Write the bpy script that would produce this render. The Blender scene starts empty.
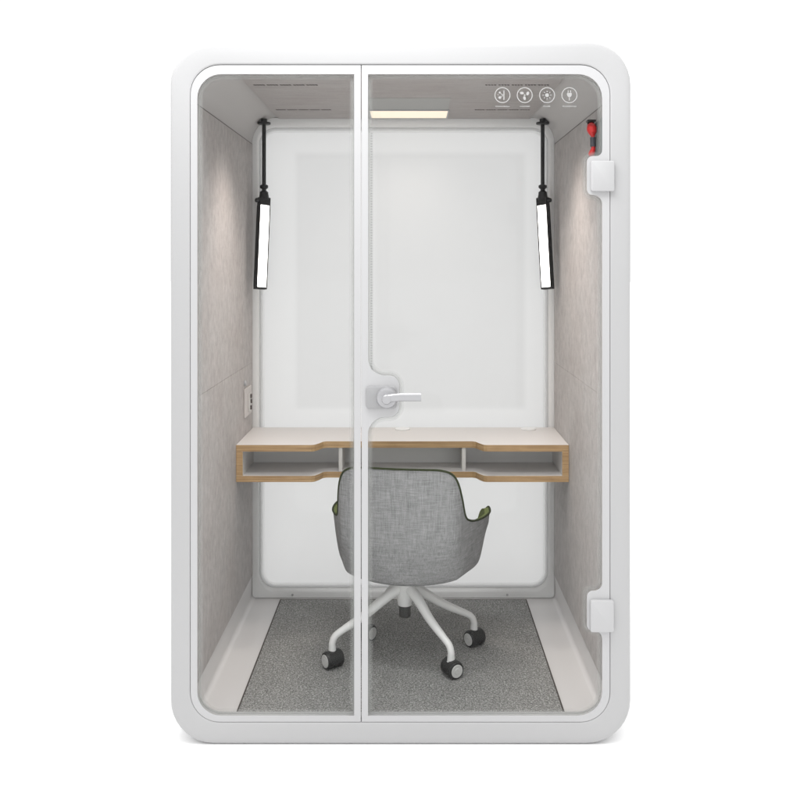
import bpy, bmesh, math, random
from mathutils import Vector, Matrix
from mathutils.geometry import tessellate_polygon
random.seed(7)
PI = math.pi
S = bpy.context.scene
COL = S.collection

# ------------------------------------------------------------ measured space
CX, CY, CZ, F = 0.0376, -2.83, 1.585, 866.0       # camera; focal length in px of an 800 px frame
def FX(px): return (px-400.5)/306.0               # front-plane metres from picture measurements
def FZ(py): return (745-py)/306.0

# ------------------------------------------------------------ materials
def mat(name, col, rough=.5, spec=.5, metal=0., emis=None, estr=0.):
    m = bpy.data.materials.new(name); m.use_nodes = True
    b = m.node_tree.nodes['Principled BSDF']
    b.inputs['Base Color'].default_value = (*col, 1)
    b.inputs['Roughness'].default_value = rough
    b.inputs['Specular IOR Level'].default_value = spec
    b.inputs['Metallic'].default_value = metal
    if emis:
        b.inputs['Emission Color'].default_value = (*emis, 1)
        b.inputs['Emission Strength'].default_value = estr
    return m
def N(m, t, **kw):
    n = m.node_tree.nodes.new(t)
    for k, v in kw.items():
        if hasattr(n, k): setattr(n, k, v)
        else: n.inputs[k].default_value = v
    return n
def L(m, a, b): m.node_tree.links.new(a, b)
def coords(m, scale, rot=(0,0,0)):
    tc = N(m, 'ShaderNodeTexCoord'); mp = N(m, 'ShaderNodeMapping')
    mp.inputs['Scale'].default_value = scale; mp.inputs['Rotation'].default_value = rot
    L(m, tc.outputs['Object'], mp.inputs['Vector']); return mp.outputs['Vector']
def ramp(m, fac, stops):
    r = N(m, 'ShaderNodeValToRGB'); e = r.color_ramp.elements
    e[0].position, e[0].color = stops[0][0], (*stops[0][1], 1)
    e[1].position, e[1].color = stops[-1][0], (*stops[-1][1], 1)
    for p, c in stops[1:-1]:
        x = e.new(p); x.color = (*c, 1)
    L(m, fac, r.inputs['Fac']); return r.outputs['Color']
def mixc(m, a, b, fac=.5, mode='MIX'):
    x = N(m, 'ShaderNodeMix', data_type='RGBA', blend_type=mode)
    if isinstance(fac, (int, float)): x.inputs[0].default_value = fac
    else: L(m, fac, x.inputs[0])
    L(m, a, x.inputs[6]); L(m, b, x.inputs[7]); return x.outputs[2]
def bump(m, h, strength, dist=.001):
    b = N(m, 'ShaderNodeBump'); b.inputs['Strength'].default_value = strength
    b.inputs['Distance'].default_value = dist
    L(m, h, b.inputs['Height']); L(m, b.outputs[0], m.node_tree.nodes['Principled BSDF'].inputs['Normal'])
def base(m, c): L(m, c, m.node_tree.nodes['Principled BSDF'].inputs['Base Color'])
def noise(m, vec, scale, detail=4, rough=.6):
    n = N(m, 'ShaderNodeTexNoise'); n.inputs['Scale'].default_value = scale
    n.inputs['Detail'].default_value = detail; n.inputs['Roughness'].default_value = rough
    L(m, vec, n.inputs['Vector']); return n.outputs['Fac']

WHITE = mat('white_lacquer', (.378,.378,.381), .28)
WHITE2 = mat('white_glass_paint', (.425,.425,.430), .35, spec=.3)
REARW = mat('white_rear_paint', (.74,.74,.737), .35)
INNER = mat('white_inner_panel', (.59,.575,.57), .33)
LAM = mat('white_laminate', (.64,.615,.60), .4)
LEGW = mat('white_leg_paint', (.72,.72,.71), .3)
BLACK = mat('black_metal', (.012,.012,.013), .45)
RUBBER = mat('black_nylon', (.014,.014,.014), .5)
SEAM = mat('dark_trim', (.05,.04,.035), .7)
SILVER = mat('satin_metal', (.36,.36,.37), .3, metal=.35)
GREYPL = mat('grey_plastic', (.40,.40,.41), .5)
HINGE = mat('hinge_cover_paint', (.41,.41,.415), .35)
DECAL = mat('white_print', (.335,.335,.33), .8, spec=.05)
RED = mat('red_plastic', (.62,.02,.02), .35)
TUBE = mat('lamp_diffuser', (.9,.9,.9), .5, emis=(1,.97,.93), estr=5)
WARM = mat('warm_diffuser', (.1,.09,.07), .5, emis=(1,.87,.69), estr=.96)
STUDIO = mat('studio_floor_white', (.92,.92,.92), .9, spec=.1)

def felt(name, scale, lo, hi, rot=(0,0,0), fleck=.5):
    m = mat(name, lo, .95, spec=.15)
    v = coords(m, scale, rot); v2 = coords(m, (1,1,1))
    a = noise(m, v, 9, 6, .65); b = noise(m, v2, 150, 3, .6); c = noise(m, v2, 5, 3, .5)
    ca = ramp(m, a, [(.30, lo), (.70, hi)])
    cb = ramp(m, b, [(.35, (.78,.78,.78)), (.65, (1.0,1.0,1.0))])
    cc = ramp(m, c, [(.3, (.93,.90,.89)), (.7, (1.0,1.0,1.0))])
    x = mixc(m, ca, cb, fleck, 'MULTIPLY'); x = mixc(m, x, cc, .8, 'MULTIPLY')
    base(m, x); bump(m, b, .35, .002); return m
FELT = felt('wall_felt', (4.5,4.5,3.0), (.395,.378,.371), (.53,.508,.499))
CEILF = felt('ceiling_felt', (.6,3.4,1), (.40,.38,.374), (.47,.45,.442))

CARPET = mat('carpet_pile', (.2,.2,.19), 1., spec=.05)
v = coords(CARPET, (1,1,1))
n1 = noise(CARPET, v, 165, 4, .85); n2 = noise(CARPET, v, 5, 3, .6); n3 = noise(CARPET, v, 60, 3, .7)
c1 = ramp(CARPET, n1, [(.35,(.105,.105,.103)), (.5,(.295,.294,.285)), (.65,(.71,.705,.68))])
c3 = ramp(CARPET, n3, [(.3,(.70,.70,.70)), (.7,(1.,1.,1.))])
c2 = ramp(CARPET, n2, [(.3,(.86,.86,.86)), (.7,(1,1,1))])
base(CARPET, mixc(CARPET, mixc(CARPET, c1, c3, .8, 'MULTIPLY'), c2, .8, 'MULTIPLY')); bump(CARPET, n1, .8, .006)

FABRIC = mat('grey_woven_fabric', (.2,.2,.2), .95, spec=.1)
va = coords(FABRIC, (190,190,14)); vb = coords(FABRIC, (16,16,260)); vc = coords(FABRIC, (1,1,1))
na = noise(FABRIC, va, 1.3, 3, .7); nb = noise(FABRIC, vb, 1.2, 3, .7); nc = noise(FABRIC, vc, 6, 3, .6)
ca = ramp(FABRIC, na, [(.33,(.15,.15,.152)), (.67,(.355,.355,.355))])
cb = ramp(FABRIC, nb, [(.33,(.15,.15,.152)), (.67,(.355,.355,.355))])
cc = ramp(FABRIC, nc, [(.3,(.86,.86,.86)), (.7,(1,1,1))])
fab = mixc(FABRIC, mixc(FABRIC, ca, cb, .5), cc, .7, 'MULTIPLY'); base(FABRIC, fab); bump(FABRIC, nb, .35, .002)
GREEN = mat('green_lining', (.12,.15,.055), .95, spec=.1)
g = coords(GREEN, (1,1,1)); gn = noise(GREEN, g, 300, 2); base(GREEN, ramp(GREEN, gn, [(.3,(.085,.105,.04)), (.7,(.165,.20,.08))]))
PIPE = mat('dark_green_piping', (.036,.043,.022), .9, spec=.1)

WOOD = mat('plywood_edge', (.4,.28,.17), .5, spec=.3)
w = coords(WOOD, (1.5,3,60)); w2 = coords(WOOD, (9,9,9))
wn = noise(WOOD, w, 3, 4, .6); wm = noise(WOOD, w2, 1.5, 3)
wa = ramp(WOOD, wn, [(.3,(.33,.20,.095)), (.7,(.60,.41,.22))]); wb = ramp(WOOD, wm, [(.3,(.85,.82,.78)), (.7,(1,1,1))])
base(WOOD, mixc(WOOD, wa, wb, .8, 'MULTIPLY'))

def glass(name, tint, refl, rough=0.0):
    m = bpy.data.materials.new(name); m.use_nodes = True; nt = m.node_tree
    nt.nodes.remove(nt.nodes['Principled BSDF']); out = nt.nodes['Material Output']
    t = N(m, 'ShaderNodeBsdfTransparent'); t.inputs[0].default_value = (*tint, 1)
    gl = N(m, 'ShaderNodeBsdfGlossy'); gl.inputs['Roughness'].default_value = rough
    fr = N(m, 'ShaderNodeFresnel'); fr.inputs['IOR'].default_value = 1.45
    mu = N(m, 'ShaderNodeMath', operation='MULTIPLY'); mu.inputs[1].default_value = refl
    L(m, fr.outputs[0], mu.inputs[0])
    mx = N(m, 'ShaderNodeMixShader'); L(m, mu.outputs[0], mx.inputs[0])
    L(m, t.outputs[0], mx.inputs[1]); L(m, gl.outputs[0], mx.inputs[2]); L(m, mx.outputs[0], out.inputs['Surface'])
    return m
GLASSF = glass('clear_front_glass', (.985,.988,.986), .13)
GLASSR = glass('grey_rear_glass', (.97,.97,.97), .6)
OPAL = bpy.data.materials.new('opal_glass_back'); OPAL.use_nodes = True
nt = OPAL.node_tree; nt.nodes.remove(nt.nodes['Principled BSDF'])
_t = N(OPAL, 'ShaderNodeBsdfTranslucent'); _t.inputs[0].default_value = (.40,.40,.40,1)
_d = N(OPAL, 'ShaderNodeBsdfDiffuse'); _d.inputs[0].default_value = (.27,.27,.27,1)
# painted reflection of the door opening: mid-pane a shade greyer than its border
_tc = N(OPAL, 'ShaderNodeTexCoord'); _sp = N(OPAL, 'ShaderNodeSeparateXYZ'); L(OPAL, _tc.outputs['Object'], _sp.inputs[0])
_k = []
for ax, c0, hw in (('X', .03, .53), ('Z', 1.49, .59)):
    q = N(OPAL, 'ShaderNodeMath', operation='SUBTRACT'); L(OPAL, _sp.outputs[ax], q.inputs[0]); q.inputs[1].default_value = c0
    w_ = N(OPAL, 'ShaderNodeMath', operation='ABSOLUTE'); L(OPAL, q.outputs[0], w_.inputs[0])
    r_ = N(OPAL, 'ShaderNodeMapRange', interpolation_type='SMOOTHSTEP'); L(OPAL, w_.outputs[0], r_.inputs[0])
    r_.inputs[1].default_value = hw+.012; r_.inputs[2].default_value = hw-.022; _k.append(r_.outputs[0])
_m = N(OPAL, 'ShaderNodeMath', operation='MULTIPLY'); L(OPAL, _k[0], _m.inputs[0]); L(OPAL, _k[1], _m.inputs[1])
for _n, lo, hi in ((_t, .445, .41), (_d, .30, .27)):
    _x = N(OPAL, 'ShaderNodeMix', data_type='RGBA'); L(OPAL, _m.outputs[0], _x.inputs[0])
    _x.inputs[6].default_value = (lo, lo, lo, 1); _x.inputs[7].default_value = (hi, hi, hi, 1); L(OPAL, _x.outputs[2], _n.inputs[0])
_a = N(OPAL, 'ShaderNodeAddShader'); L(OPAL, _t.outputs[0], _a.inputs[0]); L(OPAL, _d.outputs[0], _a.inputs[1]); L(OPAL, _a.outputs[0], nt.nodes['Material Output'].inputs['Surface'])
def sealmat(name, k, c):
    m = bpy.data.materials.new(name); m.use_nodes = True; nt = m.node_tree
    p = nt.nodes['Principled BSDF']; p.inputs['Base Color'].default_value = (*c, 1); p.inputs['Roughness'].default_value = .6
    t = N(m, 'ShaderNodeBsdfTransparent'); mx = N(m, 'ShaderNodeMixShader'); mx.inputs[0].default_value = k
    L(m, t.outputs[0], mx.inputs[1]); L(m, p.outputs[0], mx.inputs[2]); L(m, mx.outputs[0], nt.nodes['Material Output'].inputs['Surface']); return m
SEALS = [sealmat('seal_print_dense', .52, (.34,.345,.335)), sealmat('seal_print_mid', .38, (.34,.345,.335)), sealmat('seal_print_light', .24, (.34,.345,.335)), sealmat('seal_print_faint', .11, (.34,.345,.335))]
RSEALS = [sealmat('rear_seal_dense', .75, (.50,.50,.50)), sealmat('rear_seal_mid', .5, (.56,.56,.56)), sealmat('rear_seal_light', .3, (.62,.62,.62)), sealmat('rear_seal_faint', .14, (.66,.66,.66))]
def inset(P, d):
    ar = sum(P[i-1][0]*P[i][1]-P[i][0]*P[i-1][1] for i in range(len(P)))
    if ar < 0: d = -d
    n = len(P); out = []
    for i in range(n):
        a, q, b = Vector(P[i-1]), Vector(P[i]), Vector(P[(i+1) % n])
        t1 = (q-a); t2 = (b-q)
        if t1.length < 1e-6: t1 = t2
        if t2.length < 1e-6: t2 = t1
        t1.normalize(); t2.normalize(); nn = Vector((-(t1+t2).y, (t1+t2).x))
        if nn.length < 1e-6: nn = Vector((-t1.y, t1.x))
        nn.normalize(); k = d/max(.6, nn.dot(Vector((-t1.y, t1.x))))
        out.append((q.x+nn.x*k, q.y+nn.y*k))
    return out
def fade(P, widths, y, parent, mats, name):
    # printed border that thins out towards the middle of the pane
    bm = bmesh.new(); lps = [[bm.verts.new((x, y, z)) for x, z in inset(P, w_)] for w_ in widths]; n = len(P)
    for j in range(len(lps)-1):
        for k in range(n):
            f = bm.faces.new((lps[j][k], lps[j][(k+1) % n], lps[j+1][(k+1) % n], lps[j+1][k])); f.material_index = j
    return obj(name, bm, mats, parent)

# ------------------------------------------------------------ object helpers
def obj(name, bm, m, parent=None, smooth=False, sharp=35):
    me = bpy.data.meshes.new(name)
    bmesh.ops.recalc_face_normals(bm, faces=bm.faces)
    if parent is not None:                      # vertices are written in world metres; origin at the thing's base
        o0 = root_loc(parent)
        for vv in bm.verts: vv.co -= o0
    bm.to_mesh(me); bm.free()
    for q in (m if isinstance(m, (list, tuple)) else [m]): me.materials.append(q)
    if smooth:
        for f in me.polygons: f.use_smooth = True
        try: me.set_sharp_from_angle(angle=math.radians(sharp))
        except Exception: pass
    o = bpy.data.objects.new(name, me); COL.objects.link(o)
    if parent is not None: o.parent = parent
    return o
def root_loc(p):
    while p.parent: p = p.parent
    return p.location.copy()
def thing(name, label, cat, loc, group=None):
    o = bpy.data.objects.new(name, None); COL.objects.link(o); o.location = loc
    o.empty_display_size = .1
    o['label'] = label; o['category'] = cat
    if group: o['group'] = group
    return o
def rr(x0, x1, z0, z1, r, n=9, rb=None):
    """rounded rectangle, CCW from bottom-left; rb = bottom corner radius"""
    rb = r if rb is None else rb; P = []
    for (cx, cz, a0, q) in ((x0+rb, z0+rb, PI, rb), (x1-rb, z0+rb, 1.5*PI, rb), (x1-r, z1-r, 0, r), (x0+r, z1-r, .5*PI, r)):
        for i in range(n+1):
            a = a0 + .5*PI*i/n; P.append((cx+q*math.cos(a), cz+q*math.sin(a)))
    return P
def loft(bm, loops, closed=True):
    """loops: lists of (x,y,z), all the same length; each loop closed"""
    V = [[bm.verts.new(p) for p in lp] for lp in loops]; n = len(V[0])
    rng = range(len(V)) if closed else range(len(V)-1)
    for i in rng:
        a, b = V[i], V[(i+1) % len(V)]
        for k in range(n): bm.faces.new((a[k], a[(k+1) % n], b[(k+1) % n], b[k]))
    return V
def lp(P, y): return [(x, y, z) for x, z in P]
def plate(bm, outlines, y0, y1, bev=0):
    """flat plate in the XZ plane from 2-D outlines (first outer, rest holes), y0 front, y1 back"""
    polys = [[Vector((x, z, 0)) for x, z in o] for o in outlines]
    tris = tessellate_polygon(polys); flat = [p for o in polys for p in o]
    A = [bm.verts.new((p.x, y0, p.y)) for p in flat]; B = [bm.verts.new((p.x, y1, p.y)) for p in flat]
    for a, b, c in tris:
        try: bm.faces.new((A[a], A[b], A[c])); bm.faces.new((B[c], B[b], B[a]))
        except ValueError: pass
    k = 0
    for o in polys:
        n = len(o)
        for i in range(n):
            j = (i+1) % n; bm.faces.new((A[k+i], A[k+j], B[k+j], B[k+i]))
        k += n
def slab(bm, P, y0, y1, bev):
    """rounded plate with softened front edge (single outline)"""
    c = (sum(p[0] for p in P)/len(P), sum(p[1] for p in P)/len(P))
    def sh(d):
        n = len(P); out = []
        for i in range(n):
            a, b, q = Vector(P[i-1]), Vector(P[(i+1) % n]), Vector(P[i])
            t = (b-a); nn = Vector((-t.y, t.x)).normalized() if t.length > 1e-9 else Vector((0, 0))
            out.append((q.x+nn.x*d, q.y+nn.y*d))
        return out
    lo = [lp(P, y1), lp(P, y0+bev), lp(sh(bev*.3), y0+bev*.3), lp(sh(bev), y0)]
    V = loft(bm, lo, False); bm.faces.new(V[0][::-1]); bm.faces.new(V[-1])
def box(bm, x0, x1, y0, y1, z0, z1, bev=0, M=None, seg=2):
    b2 = bmesh.new(); vs = [b2.verts.new((x, y, z)) for x in (x0, x1) for y in (y0, y1) for z in (z0, z1)]
    for f in ((0,1,3,2), (4,6,7,5), (0,4,5,1), (2,3,7,6), (0,2,6,4), (1,5,7,3)): b2.faces.new([vs[i] for i in f])
    bmesh.ops.recalc_face_normals(b2, faces=b2.faces)
    if bev: bmesh.ops.bevel(b2, geom=b2.edges[:], offset=bev, segments=seg, profile=.5, affect='EDGES')
    if M is not None: b2.transform(M)
    merge(bm, b2)
def merge(bm, b2, mi=None):
    mp = {v: bm.verts.new(v.co) for v in b2.verts}
    for f in b2.faces:
        g = bm.faces.new([mp[v] for v in f.verts])
        g.material_index = f.material_index if mi is None else mi
    b2.free()
def tube(bm, pts, rads, n=20, caps=True):
    pts = [Vector(p) for p in pts]
    if not isinstance(rads, (list, tuple)): rads = [rads]*len(pts)
    T = []
    for i in range(len(pts)):
        a = pts[max(i-1, 0)]; b = pts[min(i+1, len(pts)-1)]
        T.append((b-a).normalized() if (b-a).length > 1e-7 else (T[-1] if T else Vector((0,0,1))))
    up = Vector((0,0,1)) if abs(T[0].z) < .9 else Vector((1,0,0))
    u = T[0].cross(up).normalized(); R = []
    for i, p in enumerate(pts):
        u = (u - T[i]*u.dot(T[i])).normalized(); w_ = T[i].cross(u)
        R.append([bm.verts.new(p + (u*math.cos(2*PI*k/n) + w_*math.sin(2*PI*k/n))*rads[i]) for k in range(n)])
    for i in range(len(R)-1):
        for k in range(n): bm.faces.new((R[i][k], R[i][(k+1) % n], R[i+1][(k+1) % n], R[i+1][k]))
    if caps: bm.faces.new(R[0][::-1]); bm.faces.new(R[-1])
def turned(bm, origin, axis, prof, n=32):
    """lathe: prof = [(distance along axis, radius)]"""
    axis = Vector(axis).normalized(); o = Vector(origin)
    up = Vector((0,0,1)) if abs(axis.z) < .9 else Vector((1,0,0))
    u = axis.cross(up).normalized(); w_ = axis.cross(u); R = []
    for d, r in prof:
        R.append([bm.verts.new(o + axis*d + (u*math.cos(2*PI*k/n) + w_*math.sin(2*PI*k/n))*max(r, 1e-4)) for k in range(n)])
    for i in range(len(R)-1):
        for k in range(n): bm.faces.new((R[i][k], R[i][(k+1) % n], R[i+1][(k+1) % n], R[i+1][k]))
    bm.faces.new(R[0][::-1]); bm.faces.new(R[-1])
def spline(P, n=6, closed=False):
    P = [Vector(p) for p in P]; out = []; m_ = len(P)
    for i in range(m_ if closed else m_-1):
        p0 = P[(i-1) % m_] if closed or i > 0 else P[0]; p1 = P[i]; p2 = P[(i+1) % m_]
        p3 = P[(i+2) % m_] if closed or i+2 < m_ else P[-1]
        for k in range(n):
            t = k/n
            out.append(.5*((2*p1) + (p2-p0)*t + (2*p0-5*p1+4*p2-p3)*t*t + (3*p1-p0-3*p2+p3)*t**3))
    if not closed: out.append(P[-1])
    return out

# ------------------------------------------------------------ setting
bm = bmesh.new()
vs = [bm.verts.new(p) for p in ((-60,-60,0), (60,-60,0), (60,60,0), (-60,60,0))]; bm.faces.new(vs)
gr = obj('ground', bm, STUDIO); gr['kind'] = 'structure'

# ------------------------------------------------------------ work pod
D = 1.10
XL, XR, XO = -.685, .682, .7532          # inner left/right faces, outer half width
ZT, ZF, ZTOP = 2.234, .050, 2.300
pod = thing('work_pod', 'white glass-fronted single-person office booth with rounded corners standing alone', 'office pod', (0, .55, 0))
# outer shell + inner skin as one hollow tube
bm = bmesh.new()
O = lambda y, d=0: lp(rr(-XO+d, XO-d, 0+d+.002, ZTOP-d, .142-d), y)
I = lambda y: lp(rr(XL-.004, XR+.004, ZF, ZT, .1245, rb=.02), y)
loft(bm, [O(.052), O(1.19), O(1.20, .01), I(1.20), I(.052)])
obj('shell', bm, [INNER], pod, True)
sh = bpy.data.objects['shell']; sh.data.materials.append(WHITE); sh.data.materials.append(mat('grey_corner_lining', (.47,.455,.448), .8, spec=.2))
for f in sh.data.polygons:
    c = f.center
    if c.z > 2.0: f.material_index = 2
    # outer skin (long faces on the outside) takes the lacquer
    if max(abs(v_) for v_ in (c.x/XO,)) > .985 or c.z > 2.27 or c.z < .03 or (abs(c.x) > .70): f.material_index = 1
# front bezel
bx0, bx1, bz0, bz1 = FX(190), FX(610.3), FZ(722.5), FZ(64.3)
bm = bmesh.new()
def OB(y, d): return lp(rr(-XO+d, XO-d, .002+d, ZTOP-d, .142-d), y)
def IB(y, d): return lp(rr(bx0-d, bx1+d, bz0-d, bz1+d, .098+d), y)
prof = [OB(.050, 0), OB(.012, 0), OB(.0055, .0012), OB(.0015, .0045), OB(0, .010), OB(0, .02),
        IB(0, .006), IB(.0006, .0025), IB(.002, .0006), IB(.004, 0), IB(.050, 0)]
loft(bm, prof)
obj('front_bezel', bm, WHITE, pod, True)
# dark gasket in the gap round the glazing
bm = bmesh.new()
def R4(x0, x1, z0, z1, r, y): return lp(rr(x0, x1, z0, z1, r), y)
e = .0005
loft(bm, [R4(bx0+e, bx1-e, bz0+e, bz1-e, .0975, .012), R4(bx0+e, bx1-e, bz0+e, bz1-e, .0975, .045),
          R4(bx0+.012, bx1-.012, bz0+.012, bz1-.012, .086, .045), R4(bx0+.012, bx1-.012, bz0+.012, bz1-.012, .086, .012)])
obj('gasket', bm, mat('grey_gasket', (.40,.40,.40), .7), pod, True)
# felt lining: side panels with a fine joint, ceiling panel
zs, ze = 1.585-1.427, 1.585+.523
for s, xa, xb in ((-1, XL-.010, XL), (1, XR, XR+.010)):
    for z0, z1 in ((zs, 1.1228), (1.1237, ze)):
        bm = bmesh.new(); box(bm, xa, xb, .055, 1.094, z0, z1, .0007); obj('side_panel', bm, FELT, pod)
    bm = bmesh.new()
    box(bm, *( (XL-.004, XL-.0015) if s < 0 else (XR+.0015, XR+.004)), .056, 1.094, ze, ze+.0035); obj('seam_strip', bm, SEAM, pod)
bm = bmesh.new(); box(bm, -.565, .572, .055, 1.090, ZT-.010, ZT+.006, .0015); obj('ceiling_panel', bm, CEILF, pod)
# ceiling ventilation slots: dashed openings
def vent(x0, x1, y):
    bm = bmesh.new(); n = 5; w_ = (x1-x0)/n
    for i in range(n):
        a = x0+i*w_
        for k in range(4):
            xx = a + w_*(.05 + .22*k)
            b2 = bmesh.new(); zz = ZT-.0112
            q = [(xx, y-.007), (xx+w_*.17, y-.004), (xx+w_*.20, y+.008), (xx+w_*.03, y+.005)]
            lo_ = [b2.verts.new((px, py, zz)) for px, py in q]; hi_ = [b2.verts.new((px, py, zz+.004)) for px, py in q]
            b2.faces.new(lo_); b2.faces.new(hi_[::-1])
            for j in range(4): b2.faces.new((lo_[j], lo_[(j+1) % 4], hi_[(j+1) % 4], hi_[j]))
            merge(bm, b2)
    return obj('air_vent', bm, SEAM, pod)
for yy in (.33, .85):
    vent(-.543, -.302, yy); vent(.302, .543, yy)
# plain service plate in the ceiling (in front of the lamp)
bm = bmesh.new(); box(bm, -.142, .19, .585, .838, ZT-.0125, ZT-.006, .001)
obj('ceiling_plate', bm, mat('grey_plate', (.36,.36,.35), .6), pod)
# rear glazing
rx0, rx1, rz0, rz1 = -.660, .660, .087, 2.190
bm = bmesh.new()
n_ = 9
oo = lambda y: lp(rr(XL-.002, XR+.002, ZF+.002, ZT-.004, .10, n_, rb=.018), y)
io = lambda y, d: lp(rr(rx0-d, rx1+d, rz0-d, rz1+d, .075+d, n_), y)
loft(bm, [oo(1.10), oo(1.16), io(1.16, 0), io(1.112, 0), io(1.104, .004), io(1.10, .011)])
obj('rear_frame', bm, REARW, pod, True)
fade(rr(rx0, rx1, rz0, rz1, .075, n_), (.0006, .007, .013, .018, .024), 1.128, pod, RSEALS, 'rear_seal')
bm = bmesh.new(); P = rr(rx0+.0006, rx1-.0006, rz0+.0006, rz1-.0006, .0745, n_)
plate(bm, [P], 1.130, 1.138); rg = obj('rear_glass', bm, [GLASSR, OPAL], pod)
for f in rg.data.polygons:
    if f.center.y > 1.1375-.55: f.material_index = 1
# two little fixing pins at the bottom of the rear frame
for px in (-.505, .47):
    bm = bmesh.new(); turned(bm, (px, 1.100, ZF+.016), (0,-1,0), [(0,.005), (.003,.005), (.004,.003)], 12); obj('pin', bm, GREYPL, pod, True)

# ---- front glazing: fixed pane on the left, hinged door on the right
gap = .0017
jx = FX(361.2)                                   # joint between the two panes
gz0, gz1 = bz0+gap, bz1-gap*1.6
def half(x0, x1, z0, z1, r, left, n=9):
    """rounded on the outer side only"""
    P = []
    def arc(cx, cz, a0):
        for i in range(n+1):
            a = a0+.5*PI*i/n; P.append((cx+r*math.cos(a), cz+r*math.sin(a)))
    if left:
        arc(x0+r, z0+r, PI); P.append((x1, z0)); P.append((x1, z1)); arc(x0+r, z1-r, .5*PI)
    else:
        P.append((x0, z0)); arc(x1-r, z0+r, 1.5*PI); arc(x1-r, z1-r, 0); P.append((x0, z1))
    return P
YG0, YG1 = .004, .012
wx0 = bx0+gap
win = None
bm = bmesh.new(); PL = half(wx0, jx-.0016, gz0, gz1, .0955, True); plate(bm, [PL], YG0, YG1)
win = obj('fixed_window', bm, GLASSF, pod)
ix0, iz0, iz1 = FX(197.2), FZ(716), FZ(74)
bm = bmesh.new(); hole = half(ix0, FX(354.2), iz0, iz1, .078, True); plate(bm, [PL, hole], .0012, YG0-.0002)
obj('window_frame', bm, WHITE2, win)
fade(hole, (0, .005, .009, .013, .017), YG1+.0008, win, SEALS, 'edge_seal')
# door
dx1 = bx1-gap
bm = bmesh.new(); PD = half(jx+.0016, dx1, gz0, gz1, .0955, False); plate(bm, [PD], YG0, YG1)
door = obj('door', bm, GLASSF, pod)
def px(points): return [(FX(a), FZ(b)) for a, b in points]
def arcpts(cx, cy, r, a0, a1, n=7):              # picture-sense arc, degrees, y down
    return [(cx+r*math.cos(math.radians(a0+(a1-a0)*i/n)), cy+r*math.sin(math.radians(a0+(a1-a0)*i/n))) for i in range(n+1)]
lx, rx = 368.0, 602.3
hole = [(lx, 716), (lx, 434)]
hole += arcpts(lx+17, 434, 17, 180, 270) [1:] + arcpts(389, 407, 10, 90, 0) + arcpts(389, 386, 10, 0, -90) + arcpts(lx+17, 359, 17, 90, 180)[:-1]
hole += [(lx, 359), (lx, 74)]
hole += arcpts(rx-24, 98, 24, -90, 0)
hole += [(rx, 148)] + arcpts(rx-6, 150, 6, 0, 90)[1:] + arcpts(593, 162, 6, -90, -180) + arcpts(593, 189, 6, 180, 90) + arcpts(rx-9, 204, 9, -90, 0)
hole += [(rx, 584)] + arcpts(rx-8, 583, 8, 0, 90)[1:] + arcpts(593, 597, 6, -90, -180) + arcpts(593, 625, 6, 180, 90) + arcpts(rx-8, 639, 8, -90, 0)
hole += arcpts(rx-24, 692, 24, 0, 90)
HD = px(hole)
bm = bmesh.new(); plate(bm, [PD, HD], .0012, YG0-.0002); obj('door_frame', bm, WHITE2, door)
fade(HD, (0, .004, .008, .012, .016), YG1+.0008, door, SEALS, 'edge_seal')
# perforated gasket strip beside the door stile
bm = bmesh.new()
zz = FZ(132)
while zz > FZ(370):
    box(bm, FX(370.4), FX(372.2), .0150, .0165, zz-.0042, zz); zz -= .0086
obj('gasket_perforation', bm, mat('perforation_grey', (.38,.38,.38), .8), door)
# lock plate and lever
bm = bmesh.new(); slab(bm, rr(FX(366.2), FX(396.5), FZ(408.5), FZ(386.2), .012, 6), -.008, .0011, .003)
hp = obj('lock_plate', bm, mat('lock_plate_paint', (.29,.29,.295), .35), door, True)
bm = bmesh.new(); turned(bm, (FX(387), -.0081, FZ(397)), (0,-1,0), [(0,.034), (.012,.034), (.018,.031), (.021,.024)], 40); turned(bm, (FX(387), -.0285, FZ(397)), (0,-1,0), [(0,.0155), (.030,.0155), (.033,.013)], 28)
obj('handle_rosette', bm, SILVER, door, True)
bm = bmesh.new()
xa, xb = FX(385), FX(421); zc = FZ(394.5)
path = [(FX(386.5), -.050), (FX(392), -.054), (FX(400), -.056), (xb, -.056)]
sec = []
for i, (xx, yy) in enumerate(path):
    hz = [.012, .0125, .0125, .0125][i]; zc_ = zc + [-.006, -.003, 0, 0][i]
    sec.append([(xx, yy+dy, zc_+dz) for dy, dz in ((-.007,-hz+.003), (-.004,-hz), (.004,-hz), (.007,-hz+.003), (.007,hz-.003), (.004,hz), (-.004,hz), (-.007,hz-.003))])
V = loft(bm, sec, False); bm.faces.new(V[0][::-1]); bm.faces.new(V[-1])
obj('door_handle', bm, SILVER, door, True)
# hinge covers
for (a, b, c, d) in ((590.6, 613.8, 161, 191.5), (590.0, 613.2, 599.5, 631)):
    bm = bmesh.new(); slab(bm, rr(FX(a), FX(b), FZ(d), FZ(c), .006, 4), -.012, .0008, .003)
    hg = obj('hinge', bm, HINGE, door, True)
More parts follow.
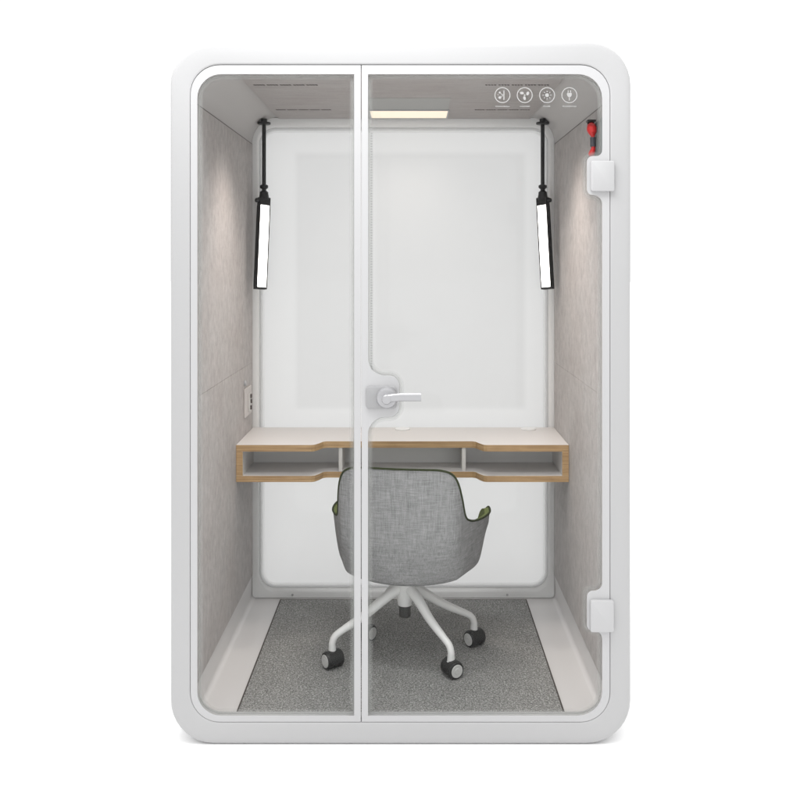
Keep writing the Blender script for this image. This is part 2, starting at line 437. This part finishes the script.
# printed icons on the door glass
YI0, YI1 = .0020, .0034
def ring(bm, cx, cz, r0, r1, n=40):
    loft(bm, [[(cx+r*math.cos(2*PI*k/n), y, cz+r*math.sin(2*PI*k/n)) for k in range(n)] for r, y in ((r0,YI0), (r1,YI0), (r1,YI1), (r0,YI1))])
def disc(bm, cx, cz, r, rz=None, rot=0, n=18):
    rz = rz or r; P = []
    for k in range(n):
        a = 2*PI*k/n; u_, v_ = r*math.cos(a), rz*math.sin(a)
        P.append((cx+u_*math.cos(rot)-v_*math.sin(rot), cz+u_*math.sin(rot)+v_*math.cos(rot)))
    plate(bm, [P], YI0, YI1)
def bar(bm, x0, z0, x1, z1, w_):
    a, b = Vector((x0, z0)), Vector((x1, z1)); t = (b-a).normalized(); nn = Vector((-t.y, t.x))*w_*.5
    plate(bm, [[tuple(a-nn), tuple(b-nn), tuple(b+nn), tuple(a+nn)]], YI0, YI1)
u = 1/306.
def caption(bm, cx, cz, wpx):
    x = cx - wpx*u/2
    while x < cx + wpx*u/2:                       # a line of print too fine to read
        h = random.choice((.0032, .0032, .0046)); bar(bm, x, cz, x, cz+h, .0016)
        if random.random() < .6: bar(bm, x, cz+.0006, x+.0026, cz+.0006, .0012)
        if random.random() < .5: bar(bm, x, cz+.0028, x+.0026, cz+.0028, .0012)
        x += .0036
for k, (cpx, wpx) in enumerate(((502.5,13.5), (524.8,9), (547.2,7.5), (569.5,13.5))):
    cx, cz = FX(cpx), FZ(95); bm = bmesh.new(); ring(bm, cx, cz, 7.1*u, 7.9*u); caption(bm, cx, FZ(106.8), wpx)
    if k == 0:
        disc(bm, cx-2.7*u, cz+2.6*u, 1.0*u); disc(bm, cx-2.6*u, cz-2.4*u, 1.35*u); disc(bm, cx-4.3*u, cz+.2*u, .5*u)
        bar(bm, cx+1.5*u, cz-4.6*u, cx+1.5*u, cz+4.8*u, .95*u); bar(bm, cx-1.6*u, cz+1.4*u, cx+.8*u, cz-.4*u, .6*u); bar(bm, cx-1.4*u, cz-1.6*u, cx+.8*u, cz-.4*u, .5*u)
    elif k == 1:
        disc(bm, cx-2.8*u, cz+2.1*u, 2.0*u, 1.35*u, -.15); disc(bm, cx+3.0*u, cz+1.7*u, 1.9*u, 1.4*u, 1.2); disc(bm, cx-.2*u, cz-3.0*u, 1.35*u, 2.0*u, .3); disc(bm, cx, cz, .8*u)
    elif k == 2:
        disc(bm, cx-.1*u, cz, 1.9*u)
        for j in range(8):
            a = PI*j/4; bar(bm, cx+3.1*u*math.cos(a), cz+3.1*u*math.sin(a), cx+4.5*u*math.cos(a), cz+4.5*u*math.sin(a), .75*u)
    else:
        P = [(cx-2.4*u, cz+2.2*u), (cx+2.4*u, cz+2.2*u), (cx+2.4*u, cz+.2*u), (cx+1.7*u, cz-1.4*u), (cx+.6*u, cz-2.0*u), (cx-.6*u, cz-2.0*u), (cx-1.7*u, cz-1.4*u), (cx-2.4*u, cz+.2*u)]
        plate(bm, [P[::-1]], YI0, YI1); bar(bm, cx-1.2*u, cz+2.4*u, cx-1.2*u, cz+4.8*u, .8*u); bar(bm, cx+1.2*u, cz+2.4*u, cx+1.2*u, cz+4.8*u, .8*u)
        bar(bm, cx, cz-2.2*u, cx, cz-5.4*u, .8*u)
    o = obj('icon', bm, DECAL, door)
    o['label'] = ('white round icon with dots and an upright bar', 'white round icon with three fan blades', 'white round icon with a sun', 'white round icon with a power plug')[k]

# ------------------------------------------------------------ carpet
car = thing('carpet', 'speckled grey carpet mat with thin dark edging covering the booth floor', 'carpet', (0, .57, ZF))
bm = bmesh.new(); box(bm, -.552, .549, .056, 1.068, ZF+.001, ZF+.0065, .001); obj('pile', bm, CARPET, car)
bm = bmesh.new()
for q in ((-.557,-.5522,.055,1.073), (.5492,.554,.055,1.073), (-.5520,.549,1.0685,1.073)): box(bm, q[0], q[1], q[2], q[3], ZF+.0008, ZF+.0062)
obj('edging', bm, SEAM, car)

# ------------------------------------------------------------ ceiling light
cl = thing('ceiling_light', 'flat warm glowing rectangular light panel set in the booth ceiling', 'ceiling light', (.022, .93, ZT-.010))
bm = bmesh.new(); box(bm, -.142, .19, .842, 1.032, ZT-.016, ZT-.0105, .001); obj('diffuser', bm, WARM, cl)
bm = bmesh.new()
for q in ((-.147,.195,.8385,.8415), (-.147,.195,1.0325,1.0365), (-.147,-.1425,.8417,1.0323), (.1905,.195,.8417,1.0323)): box(bm, q[0], q[1], q[2], q[3], ZT-.0175, ZT-.0103)
obj('trim', bm, GREYPL, cl)

# ------------------------------------------------------------ hanging bar lamps
def bar_lamp(side, xt, zt, y, lean, pitch, yaw, label):
    """side -1 = left; xt flange centre; bar turned towards the seat"""
    r = thing('hanging_lamp', label, 'lamp', (xt, y, zt), 'hanging bar lamps in the booth')
    bm = bmesh.new(); turned(bm, (xt, y, zt), (0,0,-1), [(-.016,.014), (-.001,.014), (0,.029), (.0075,.029), (.009,.026)], 28); obj('ceiling_flange', bm, BLACK, r, True)
    bm = bmesh.new(); tube(bm, [(xt, y, zt-.008), (xt, y, zt-.296)], .0088); obj('rod', bm, BLACK, r, True)
    zj = zt-.281
    bm = bmesh.new(); turned(bm, (xt, y, zj), (0,0,-1), [(-.004,.012), (0,.0185), (.010,.0185), (.017,.010), (.022,.010), (.030,.019), (.036,.019), (.046,.021), (.064,.023), (.066,.018)], 24)
    obj('swivel_joint', bm, BLACK, r, True)
    # bar in its own frame, then tilted and turned
    M = Matrix.Translation((xt, y, zj-.058)) @ Matrix.Rotation(lean, 4, 'Y') @ Matrix.Rotation(pitch, 4, 'X') @ Matrix.Rotation(yaw, 4, 'Z')
    bm = bmesh.new(); w_, d_, h_ = .0255, .016, .397
    box(bm, -w_, w_, -d_, d_, -.032, .004, .002, M)
    box(bm, -w_, -w_+.004, -d_, d_, -h_, -.032, 0, M); box(bm, w_-.004, w_, -d_, d_, -h_, -.032, 0, M)
    box(bm, -w_+.004, w_-.004, d_-.006, d_, -h_, -.032, 0, M); box(bm, -w_, w_, -d_, d_, -h_-.009, -h_, .0015, M)
    obj('housing', bm, BLACK, r)
    bm = bmesh.new(); M2 = M @ Matrix.Translation((side*(w_), 0, -.012))
    b2 = bmesh.new(); turned(b2, (0,0,0), (side,0,0), [(0,.010), (.012,.010), (.015,.008)], 20); b2.transform(M2); merge(bm, b2)
    obj('knob', bm, BLACK, r, True)
    bm = bmesh.new(); box(bm, -w_+.0045, w_-.0045, -d_+.002, d_-.0065, -h_+.0005, -.0325, 0, M); obj('diffuser', bm, TUBE, r)
    return r
YLAMP = 1.03
bar_lamp(-1, -.622, 2.198, YLAMP, .02, -.13, .62, 'black hanging bar lamp with lit white face at the left rear, beside the fixed pane')
bar_lamp(1, .620, 2.198, YLAMP, -.035, -.13, -.62, 'black hanging bar lamp with lit white face at the right rear, under the door icons')

# ------------------------------------------------------------ emergency hammer and socket
hm = thing('emergency_hammer', 'small red emergency hammer in a dark holder on the right wall above the top hinge', 'hammer', (XR, .13, 1.94))
bm = bmesh.new(); box(bm, XR-.010, XR-.0005, .085, .185, 1.945, 2.062, .004)
obj('holder', bm, mat('dark_grey_plastic', (.10,.115,.115), .5), hm)
bm = bmesh.new(); box(bm, XR-.040, XR-.0102, .150, .182, 2.062, 2.069, .002); box(bm, XR-.034, XR-.0102, .182, .187, 2.030, 2.069, .0015); obj('hook', bm, BLACK, hm)
bm = bmesh.new()
tube(bm, [(XR-.026, .158, 2.054), (XR-.027, .152, 2.046), (XR-.027, .142, 2.034), (XR-.026, .139, 2.022), (XR-.025, .141, 2.012)], [.008, .015, .018, .015, .008], 18)
tube(bm, [(XR-.024, .141, 2.014), (XR-.022, .142, 1.968), (XR-.024, .147, 1.958), (XR-.025, .160, 1.950)], [.007, .007, .010, .011], 14)
obj('hammer_body', bm, RED, hm, True)
bm = bmesh.new(); tube(bm, [(XR-.0235, .141, 2.006), (XR-.023, .142, 1.974)], .0098, 14); obj('grip', bm, mat('grip_grey', (.05,.05,.06), .6), hm, True)

sk = thing('wall_socket', 'small pale power socket plate on the left wall just above the desk', 'socket', (XL, .95, .96))
bm = bmesh.new(); box(bm, XL+.0002, XL+.007, .885, 1.035, .905, 1.03, .003); obj('plate', bm, mat('socket_plate', (.52,.48,.46), .4), sk)
bm = bmesh.new(); box(bm, XL+.0072, XL+.010, .955, 1.025, .92, 1.0, .002); obj('socket', bm, mat('socket_insert', (.62,.60,.58), .4), sk)
bm = bmesh.new()
for y_, z_ in ((.992,.935), (.998,.962), (.992,.985)): box(bm, XL+.0102, XL+.016, y_-.006, y_+.006, z_-.009, z_+.009, .001)
obj('socket_hole', bm, mat('socket_dark', (.08,.065,.06), .6), sk)
bm = bmesh.new(); turned(bm, (XL+.0005, .90, 1.055), (1,0,0), [(0,.012), (.006,.012), (.009,.009)], 18); obj('button', bm, GREYPL, sk, True)

# ------------------------------------------------------------ desk
dk = thing('desk', 'white built-in desk with open shelf compartments and plywood edges across the booth', 'desk', (0, .95, .66))
dzt = .826; dx0, dx1_ = XL+.0012, XR-.0012
YS, YM = .723, .795
def front_curve(inset_=0):
    """front outline from left to right: side lobes stand forward of the middle"""
    P = [(dx0, YS)]
    for x in (-.50,): P.append((x, YS))
    a = [(-.345, YS), (-.332, YS+.006), (-.318, YS+.030), (-.304, YM-.008), (-.29, YM)]
    P += [(x-.030, y) for x, y in a]; P += [(0, YM)] + [(-x, y) for x, y in a[::-1]] + [(.50, YS), (dx1_, YS)]
    return [(x, y+inset_) for x, y in P]
def board(zb, zt, name, m_edge):
    th = .0030                                   # laminate skin above/below a plywood core
    FC = front_curve()
    for nm, z0, z1, mm in ((name, zb, zt, None),):
        bm = bmesh.new(); yb = 1.0975
        n = len(FC)
        lo = [bm.verts.new((x, y, z0)) for x, y in FC]; hi = [bm.verts.new((x, y, z1)) for x, y in FC]
        bl = [bm.verts.new((x, yb, z0)) for x, y in FC]; bh = [bm.verts.new((x, yb, z1)) for x, y in FC]
        for i in range(n-1):
            bm.faces.new((hi[i], hi[i+1], bh[i+1], bh[i])); bm.faces.new((lo[i+1], lo[i], bl[i], bl[i+1]))
            f = bm.faces.new((lo[i], lo[i+1], hi[i+1], hi[i])); f.material_index = 1
            bm.faces.new((bl[i+1], bl[i], bh[i], bh[i+1]))
        f = bm.faces.new((lo[0], hi[0], bh[0], bl[0])); f = bm.faces.new((lo[-1], bl[-1], bh[-1], hi[-1]))
        o = obj(name, bm, [LAM, WOOD], dk)
    return o
top = board(dzt-.027, dzt, 'tabletop', WOOD)
board(.674, .699, 'bottom_board', WOOD)
for a, b in ((dx0, dx0+.027), (dx1_-.027, dx1_)):
    bm = bmesh.new(); box(bm, a, b, YS+.0003, 1.0965, .6995, dzt-.0275)
    o = obj('side_board', bm, [LAM, WOOD], dk)
    for f in o.data.polygons:
        if f.normal.y < -.9: f.material_index = 1
for xd in (-.262, .255):
    bm = bmesh.new(); box(bm, xd-.008, xd+.008, YM+.006, .9595, .6995, dzt-.0275, .001); obj('divider', bm, LAM, dk)
bm = bmesh.new(); box(bm, dx0+.0275, dx1_-.0275, .960, .975, .6995, dzt-.0275); obj('back_board', bm, mat('grey_back_board', (.72,.72,.72), .5), dk)
for xg in (-.005, .56):
    bm = bmesh.new(); turned(bm, (xg, 1.055, dzt+.0002), (0,0,1), [(0,.034), (.003,.034), (.0045,.030)], 28); obj('cable_grommet', bm, mat('grommet_white', (.8,.8,.8), .35), dk, True)

# ------------------------------------------------------------ office chair
HX, HY = .010, .515
ch = thing('office_chair', 'grey fabric bucket chair with green lining and white castor base seen from behind', 'chair', (HX, HY, ZF+.0065))
rot = math.radians(-8.5)
def W(p):                                        # chair frame (facing +y) to world
    x, y, z = p; return Vector((HX + .012 + x*math.cos(rot)-y*math.sin(rot), HY + x*math.sin(rot)+y*math.cos(rot), z))
halfrim = [(0,-.262,.838), (.09,-.262,.839), (.155,-.250,.836), (.196,-.236,.820), (.216,-.222,.785), (.228,-.200,.725), (.237,-.168,.655), (.250,-.130,.628),
           (.272,-.070,.612), (.297,.000,.606), (.311,.080,.602), (.302,.142,.604), (.284,.185,.572), (.262,.190,.500), (.225,.212,.458), (.12,.235,.440), ]
rimc = [Vector(p) for p in halfrim] + [Vector((0,.240,.438))] + [Vector((-x,y,z)) for x,y,z in halfrim[:0:-1]]
rim = spline(rimc, 4, True)
ZB = .366
def shell_pt(R, t, off=0):
    """t 0..1 from bottom centre to rim; full bowl, then a near straight wall"""
    s = min(t/.55, 1.); k = .80
    h = k*math.sin(s*PI/2)**.82 if t < .55 else k + (1-k)*((t-.55)/.45)**1.0
    zk = min(.48, R.z-.02)
    if t < .55: z = ZB + (zk-ZB)*(1-math.cos(s*PI/2))**1.0
    else: z = zk + (R.z-zk)*((t-.55)/.45)
    return Vector((R.x*h, R.y*h + .0, z))
# arms and back flare: blend of two curves, smoothed by Catmull-Rom
def prof_pts(R, d):
    """outer (d=0) or inner (d=thickness) profile from bottom centre to rim point"""
    ax = Vector((R.x, R.y, 0)); Lr = ax.length; ax = ax/Lr
    wide = abs(R.x)/max(Lr, 1e-5)
    hgt = R.z
    ctrl = []
    if hgt > .52:
        g = [(0, ZB), (.34, ZB+.004), (.62, ZB+.018), (.83, ZB+.040), (.912, ZB+.072), (.960, .51)]
        er = 1/math.sqrt((ax.x/.305)**2 + (ax.y/.248)**2); q = min(1., er/Lr)
        ctrl = [(r*Lr*(q if i < 5 else .5+.5*q), z) for i, (r, z) in enumerate(g)]
        nz = 3 if hgt > .7 else 1
        for i in range(1, nz+1):
            f = i/(nz+1); ctrl.append((Lr*(.960+.040*f), .51+(hgt-.51)*f))
        ctrl.append((Lr, hgt))
        while len(ctrl) < 10: ctrl.insert(7, tuple((Vector(ctrl[6])+Vector(ctrl[7]))/2))
    else:
        f0 = hgt - ZB
        g = [(0,0), (.30,.02), (.56,.13), (.74,.30), (.86,.50), (.93,.66), (.965,.78), (.985,.87), (.995,.94), (1,1)]
        ctrl = [(r*Lr, ZB+f*f0) for r, f in g]
    P = spline([(r, z, 0) for r, z in ctrl], 3)
    out = []
    for i, q in enumerate(P):
        a = P[max(i-1, 0)]; b = P[min(i+1, len(P)-1)]; t = (b-a)
        nn = Vector((-t.y, t.x)).normalized() if t.length > 0 else Vector((0, 1))
        r_, z_ = q.x + nn.x*d, q.y + nn.y*d
        if i == len(P)-1 and d: r_, z_ = q.x - d, q.y - .004
        out.append(Vector((ax.x*max(r_, .0), ax.y*max(r_, .0), z_)))
    return out
def bowl(d):
    bm = bmesh.new(); cols = [prof_pts(R, d) for R in rim]; n = len(cols); m_ = len(cols[0])
    c0 = bm.verts.new(W((0, 0, cols[0][0].z)))
    V = [[bm.verts.new(W(c[j])) for c in cols] for j in range(1, m_)]
    for k in range(n): bm.faces.new((c0, V[0][(k+1) % n], V[0][k]))
    for j in range(len(V)-1):
        for k in range(n): bm.faces.new((V[j][k], V[j][(k+1) % n], V[j+1][(k+1) % n], V[j+1][k]))
    return bm, V
bm, V = bowl(0)
cols = [prof_pts(R, .022) for R in rim]; n = len(cols)
inner = [bm.verts.new(W(c[-1])) for c in cols]; low = [bm.verts.new(W(c[-3])) for c in cols]
for k in range(n):
    f = bm.faces.new((V[-1][k], V[-1][(k+1) % n], inner[(k+1) % n], inner[k])); f.material_index = 1
    f = bm.faces.new((inner[k], inner[(k+1) % n], low[(k+1) % n], low[k])); f.material_index = 1
obj('seat_shell', bm, [FABRIC, GREEN], ch, True, 60)
bm, V = bowl(.0235); obj('seat_lining', bm, GREEN, ch, True, 60)
bm = bmesh.new(); pr = [W(p+Vector((0,0,.001))) for p in rim]
nn_ = len(pr); R_ = []
for i, p_ in enumerate(pr):
    T_ = (pr[(i+1) % nn_]-pr[i-1]).normalized(); out_ = Vector((rim[i].x, rim[i].y, 0)); out_ = (W(out_+Vector((0,0,0)))-W((0,0,0))).normalized()
    A_ = (out_-T_*out_.dot(T_)).normalized(); B_ = T_.cross(A_)
    R_.append([p_ + (A_*math.cos(2*PI*k/8)+B_*math.sin(2*PI*k/8))*.0040 for k in range(8)])
loft(bm, [list(c) for c in R_]); obj('piping', bm, PIPE, ch, True, 80)
# seat cushion
bm = bmesh.new(); C_ = rr(-.215, .215, -.19, .215, .10, 8)
def cl_(d, z): return [W((x*(1-d), y*(1-d), z)) for x, y in C_]
V = loft(bm, [cl_(.10, .415), cl_(.02, .43), cl_(0, .455), cl_(.03, .475), cl_(.15, .484), cl_(.5, .488)], False)
bm.faces.new(V[0][::-1]); bm.faces.new(V[-1]); obj('seat_cushion', bm, GREEN, ch, True, 60)
# underside bracket, gas column
bm = bmesh.new(); turned(bm, (HX, HY, .373), (0,0,-1), [(0,.075), (.012,.07), (.020,.040), (.05,.033), (.085,.033), (.118,.027)], 32); obj('hub', bm, LEGW, ch, True)
bm = bmesh.new(); turned(bm, (HX, HY, .2555), (0,0,-1), [(0,.0225), (.043,.0225), (.046,.020)], 28); obj('gas_column', bm, mat('dark_column', (.045,.045,.042), .5), ch, True)
feet = [((-.262,.425), (-.80,-.60)), ((.181,.350), (.50,-.87)), ((.284,.610), (-.80,-.60)), ((-.150,.660), (.80,-.60))]
zw = ZF+.0065+.031
for (fx, fy), ax in feet:
    f2 = Vector((fx, fy)); h2 = Vector((HX, HY)); d2 = (f2-h2).normalized()
    pt = lambda dd, z: (*(h2 + d2*dd), z)
    Lh = (f2-h2).length
    ctrl = [pt(.012, .326), pt(.06, .302), pt(Lh*.55, .236), pt(Lh-.035, .186), pt(Lh-.010, .168), pt(Lh, .145), pt(Lh, .130), pt(Lh, .112)]
    pth = spline(ctrl, 5); rad = []
    rc = [.021, .0205, .0165, .0130, .0128, .0128, .0135, .0148]
    for i in range(len(pth)):
        q = i/5; a = int(q); b = min(a+1, 7); rad.append(rc[a]+(rc[b]-rc[a])*(q-a))
    bm = bmesh.new(); tube(bm, pth, rad, 20); lg = obj('leg', bm, LEGW, ch, True, 50)
    bm = bmesh.new(); turned(bm, (fx, fy, .114), (0,0,-1), [(0,.0165), (.012,.0172), (.013,.014)], 24); obj('leg_collar', bm, LEGW, lg, True)
    A = Vector((ax[0], ax[1], 0)).normalized()
    # castor: black hood over two wheels, offset behind the stem
    B = Vector((-A.y, A.x, 0)); c = Vector((fx, fy, zw)) + B*.004
    bm = bmesh.new(); turned(bm, (fx, fy, .103), (0,0,-1), [(0,.012), (.012,.0165), (.020,.0165)], 20)
    turned(bm, c - A*.010, A, [(0,.0295), (.020,.0295)], 30)
    hood = []
    for wv in (-.0255, .0255):
        hood.append([tuple(c + A*wv + B*(.0325*math.cos(a)) + Vector((0,0,.0325*math.sin(a)))) for a in [PI*(-.05+1.1*i/14) for i in range(15)]] )
    V0 = [bm.verts.new(p) for p in hood[0]]; V1 = [bm.verts.new(p) for p in hood[1]]
    inn = []
    for wv in (-.0255, .0255):
        inn.append([bm.verts.new(c + A*wv + B*(.0312*math.cos(a)) + Vector((0,0,.0312*math.sin(a)))) for a in [PI*(-.05+1.1*i/14) for i in range(15)]])
    for i in range(14):
        bm.faces.new((V0[i], V0[i+1], V1[i+1], V1[i])); bm.faces.new((inn[0][i+1], inn[0][i], inn[1][i], inn[1][i+1]))
        bm.faces.new((V0[i+1], V0[i], inn[0][i], inn[0][i+1])); bm.faces.new((V1[i], V1[i+1], inn[1][i+1], inn[1][i]))
    cs = obj('castor', bm, RUBBER, ch, True, 40)
    for sg in (1, -1):
        bm = bmesh.new(); turned(bm, c + A*sg*.0105, A*sg, [(0,.0285), (.003,.0310), (.019,.0310), (.023,.0285), (.0235,.026)], 32); obj('wheel', bm, RUBBER, cs, True, 40)
        bm = bmesh.new(); o_ = c + A*sg*.0342
        turned(bm, o_, A*sg, [(-.003,.0235), (.0012,.0235), (.0022,.0215), (.0012,.014), (.0012,.0115), (.0026,.0100), (.0026,.005), (.0016,.0035)], 32); obj('hub_cap', bm, mat('hub_cap_grey', (.55,.55,.54), .45) if 'hub_cap_grey' not in bpy.data.materials else bpy.data.materials['hub_cap_grey'], cs, True, 30)

# ------------------------------------------------------------ light
wd = bpy.data.worlds.new('World'); S.world = wd; wd.use_nodes = True
bg = wd.node_tree.nodes['Background']
_tc = N(wd, 'ShaderNodeTexCoord'); _sx = N(wd, 'ShaderNodeSeparateXYZ'); L(wd, _tc.outputs['Generated'], _sx.inputs[0])
_m1 = N(wd, 'ShaderNodeMath', operation='MULTIPLY'); L(wd, _sx.outputs['Z'], _m1.inputs[0]); L(wd, _sx.outputs['Z'], _m1.inputs[1])
_m2 = N(wd, 'ShaderNodeMath', operation='MULTIPLY_ADD'); L(wd, _m1.outputs[0], _m2.inputs[0]); _m2.inputs[1].default_value = 1.3; _m2.inputs[2].default_value = 1.03
L(wd, _m2.outputs[0], bg.inputs[1]); bg.inputs[0].default_value = (1, 1, 1, 1)      # white studio, brighter overhead
def area(name, loc, target, sx, sy, power, col=(1,1,1)):
    l = bpy.data.lights.new(name, 'AREA'); l.shape = 'RECTANGLE'; l.size = sx; l.size_y = sy; l.energy = power; l.color = col
    o = bpy.data.objects.new(name, l); COL.objects.link(o); o.location = loc
    o.rotation_euler = (Vector(target)-Vector(loc)).to_track_quat('-Z', 'Y').to_euler(); return o
area('softbox_top', (-.38, -.55, 3.25), (-.10, 0, 2.15), 1.9, .4, 48)
area('ceiling_lamp_glow', (.022, .937, 2.214), (.022, .70, 0), .32, .18, 3, (1,.90,.80)).data.spread = math.radians(100)
def spot(name, loc, target, power, ang, col, blend=1., size=.03):
    l = bpy.data.lights.new(name, 'SPOT'); l.energy = power; l.spot_size = math.radians(ang); l.spot_blend = blend; l.color = col; l.shadow_soft_size = size
    o = bpy.data.objects.new(name, l); COL.objects.link(o); o.location = loc
    o.rotation_euler = (Vector(target)-Vector(loc)).to_track_quat('-Z', 'Y').to_euler(); return o
spot('unseen_wall_spot', (-.30, .46, 2.20), (-.70, .50, 1.48), 38, 74, (1,.89,.82), size=.16)  # pair of added warm spots, no fixture modelled, for the scallops on the walls
spot('unseen_wall_spot', (.30, .46, 2.20), (.70, .50, 1.48), 42, 74, (1,.89,.82), size=.16)

# ------------------------------------------------------------ camera
cam = bpy.data.cameras.new('camera'); co = bpy.data.objects.new('camera', cam); COL.objects.link(co); S.camera = co
co.location = (CX, CY, CZ); co.rotation_euler = (PI/2, 0, 0)
cam.sensor_width = 36; cam.lens = 36*F/800; cam.shift_x = -12/800; cam.shift_y = -140/800
cam.clip_end = 500; cam.clip_start = .05
S.view_settings.view_transform = 'Standard'; S.view_settings.look = 'None'; S.view_settings.exposure = 0; S.view_settings.gamma = 1
S.cycles.transparent_max_bounces = 24; S.cycles.max_bounces = 12
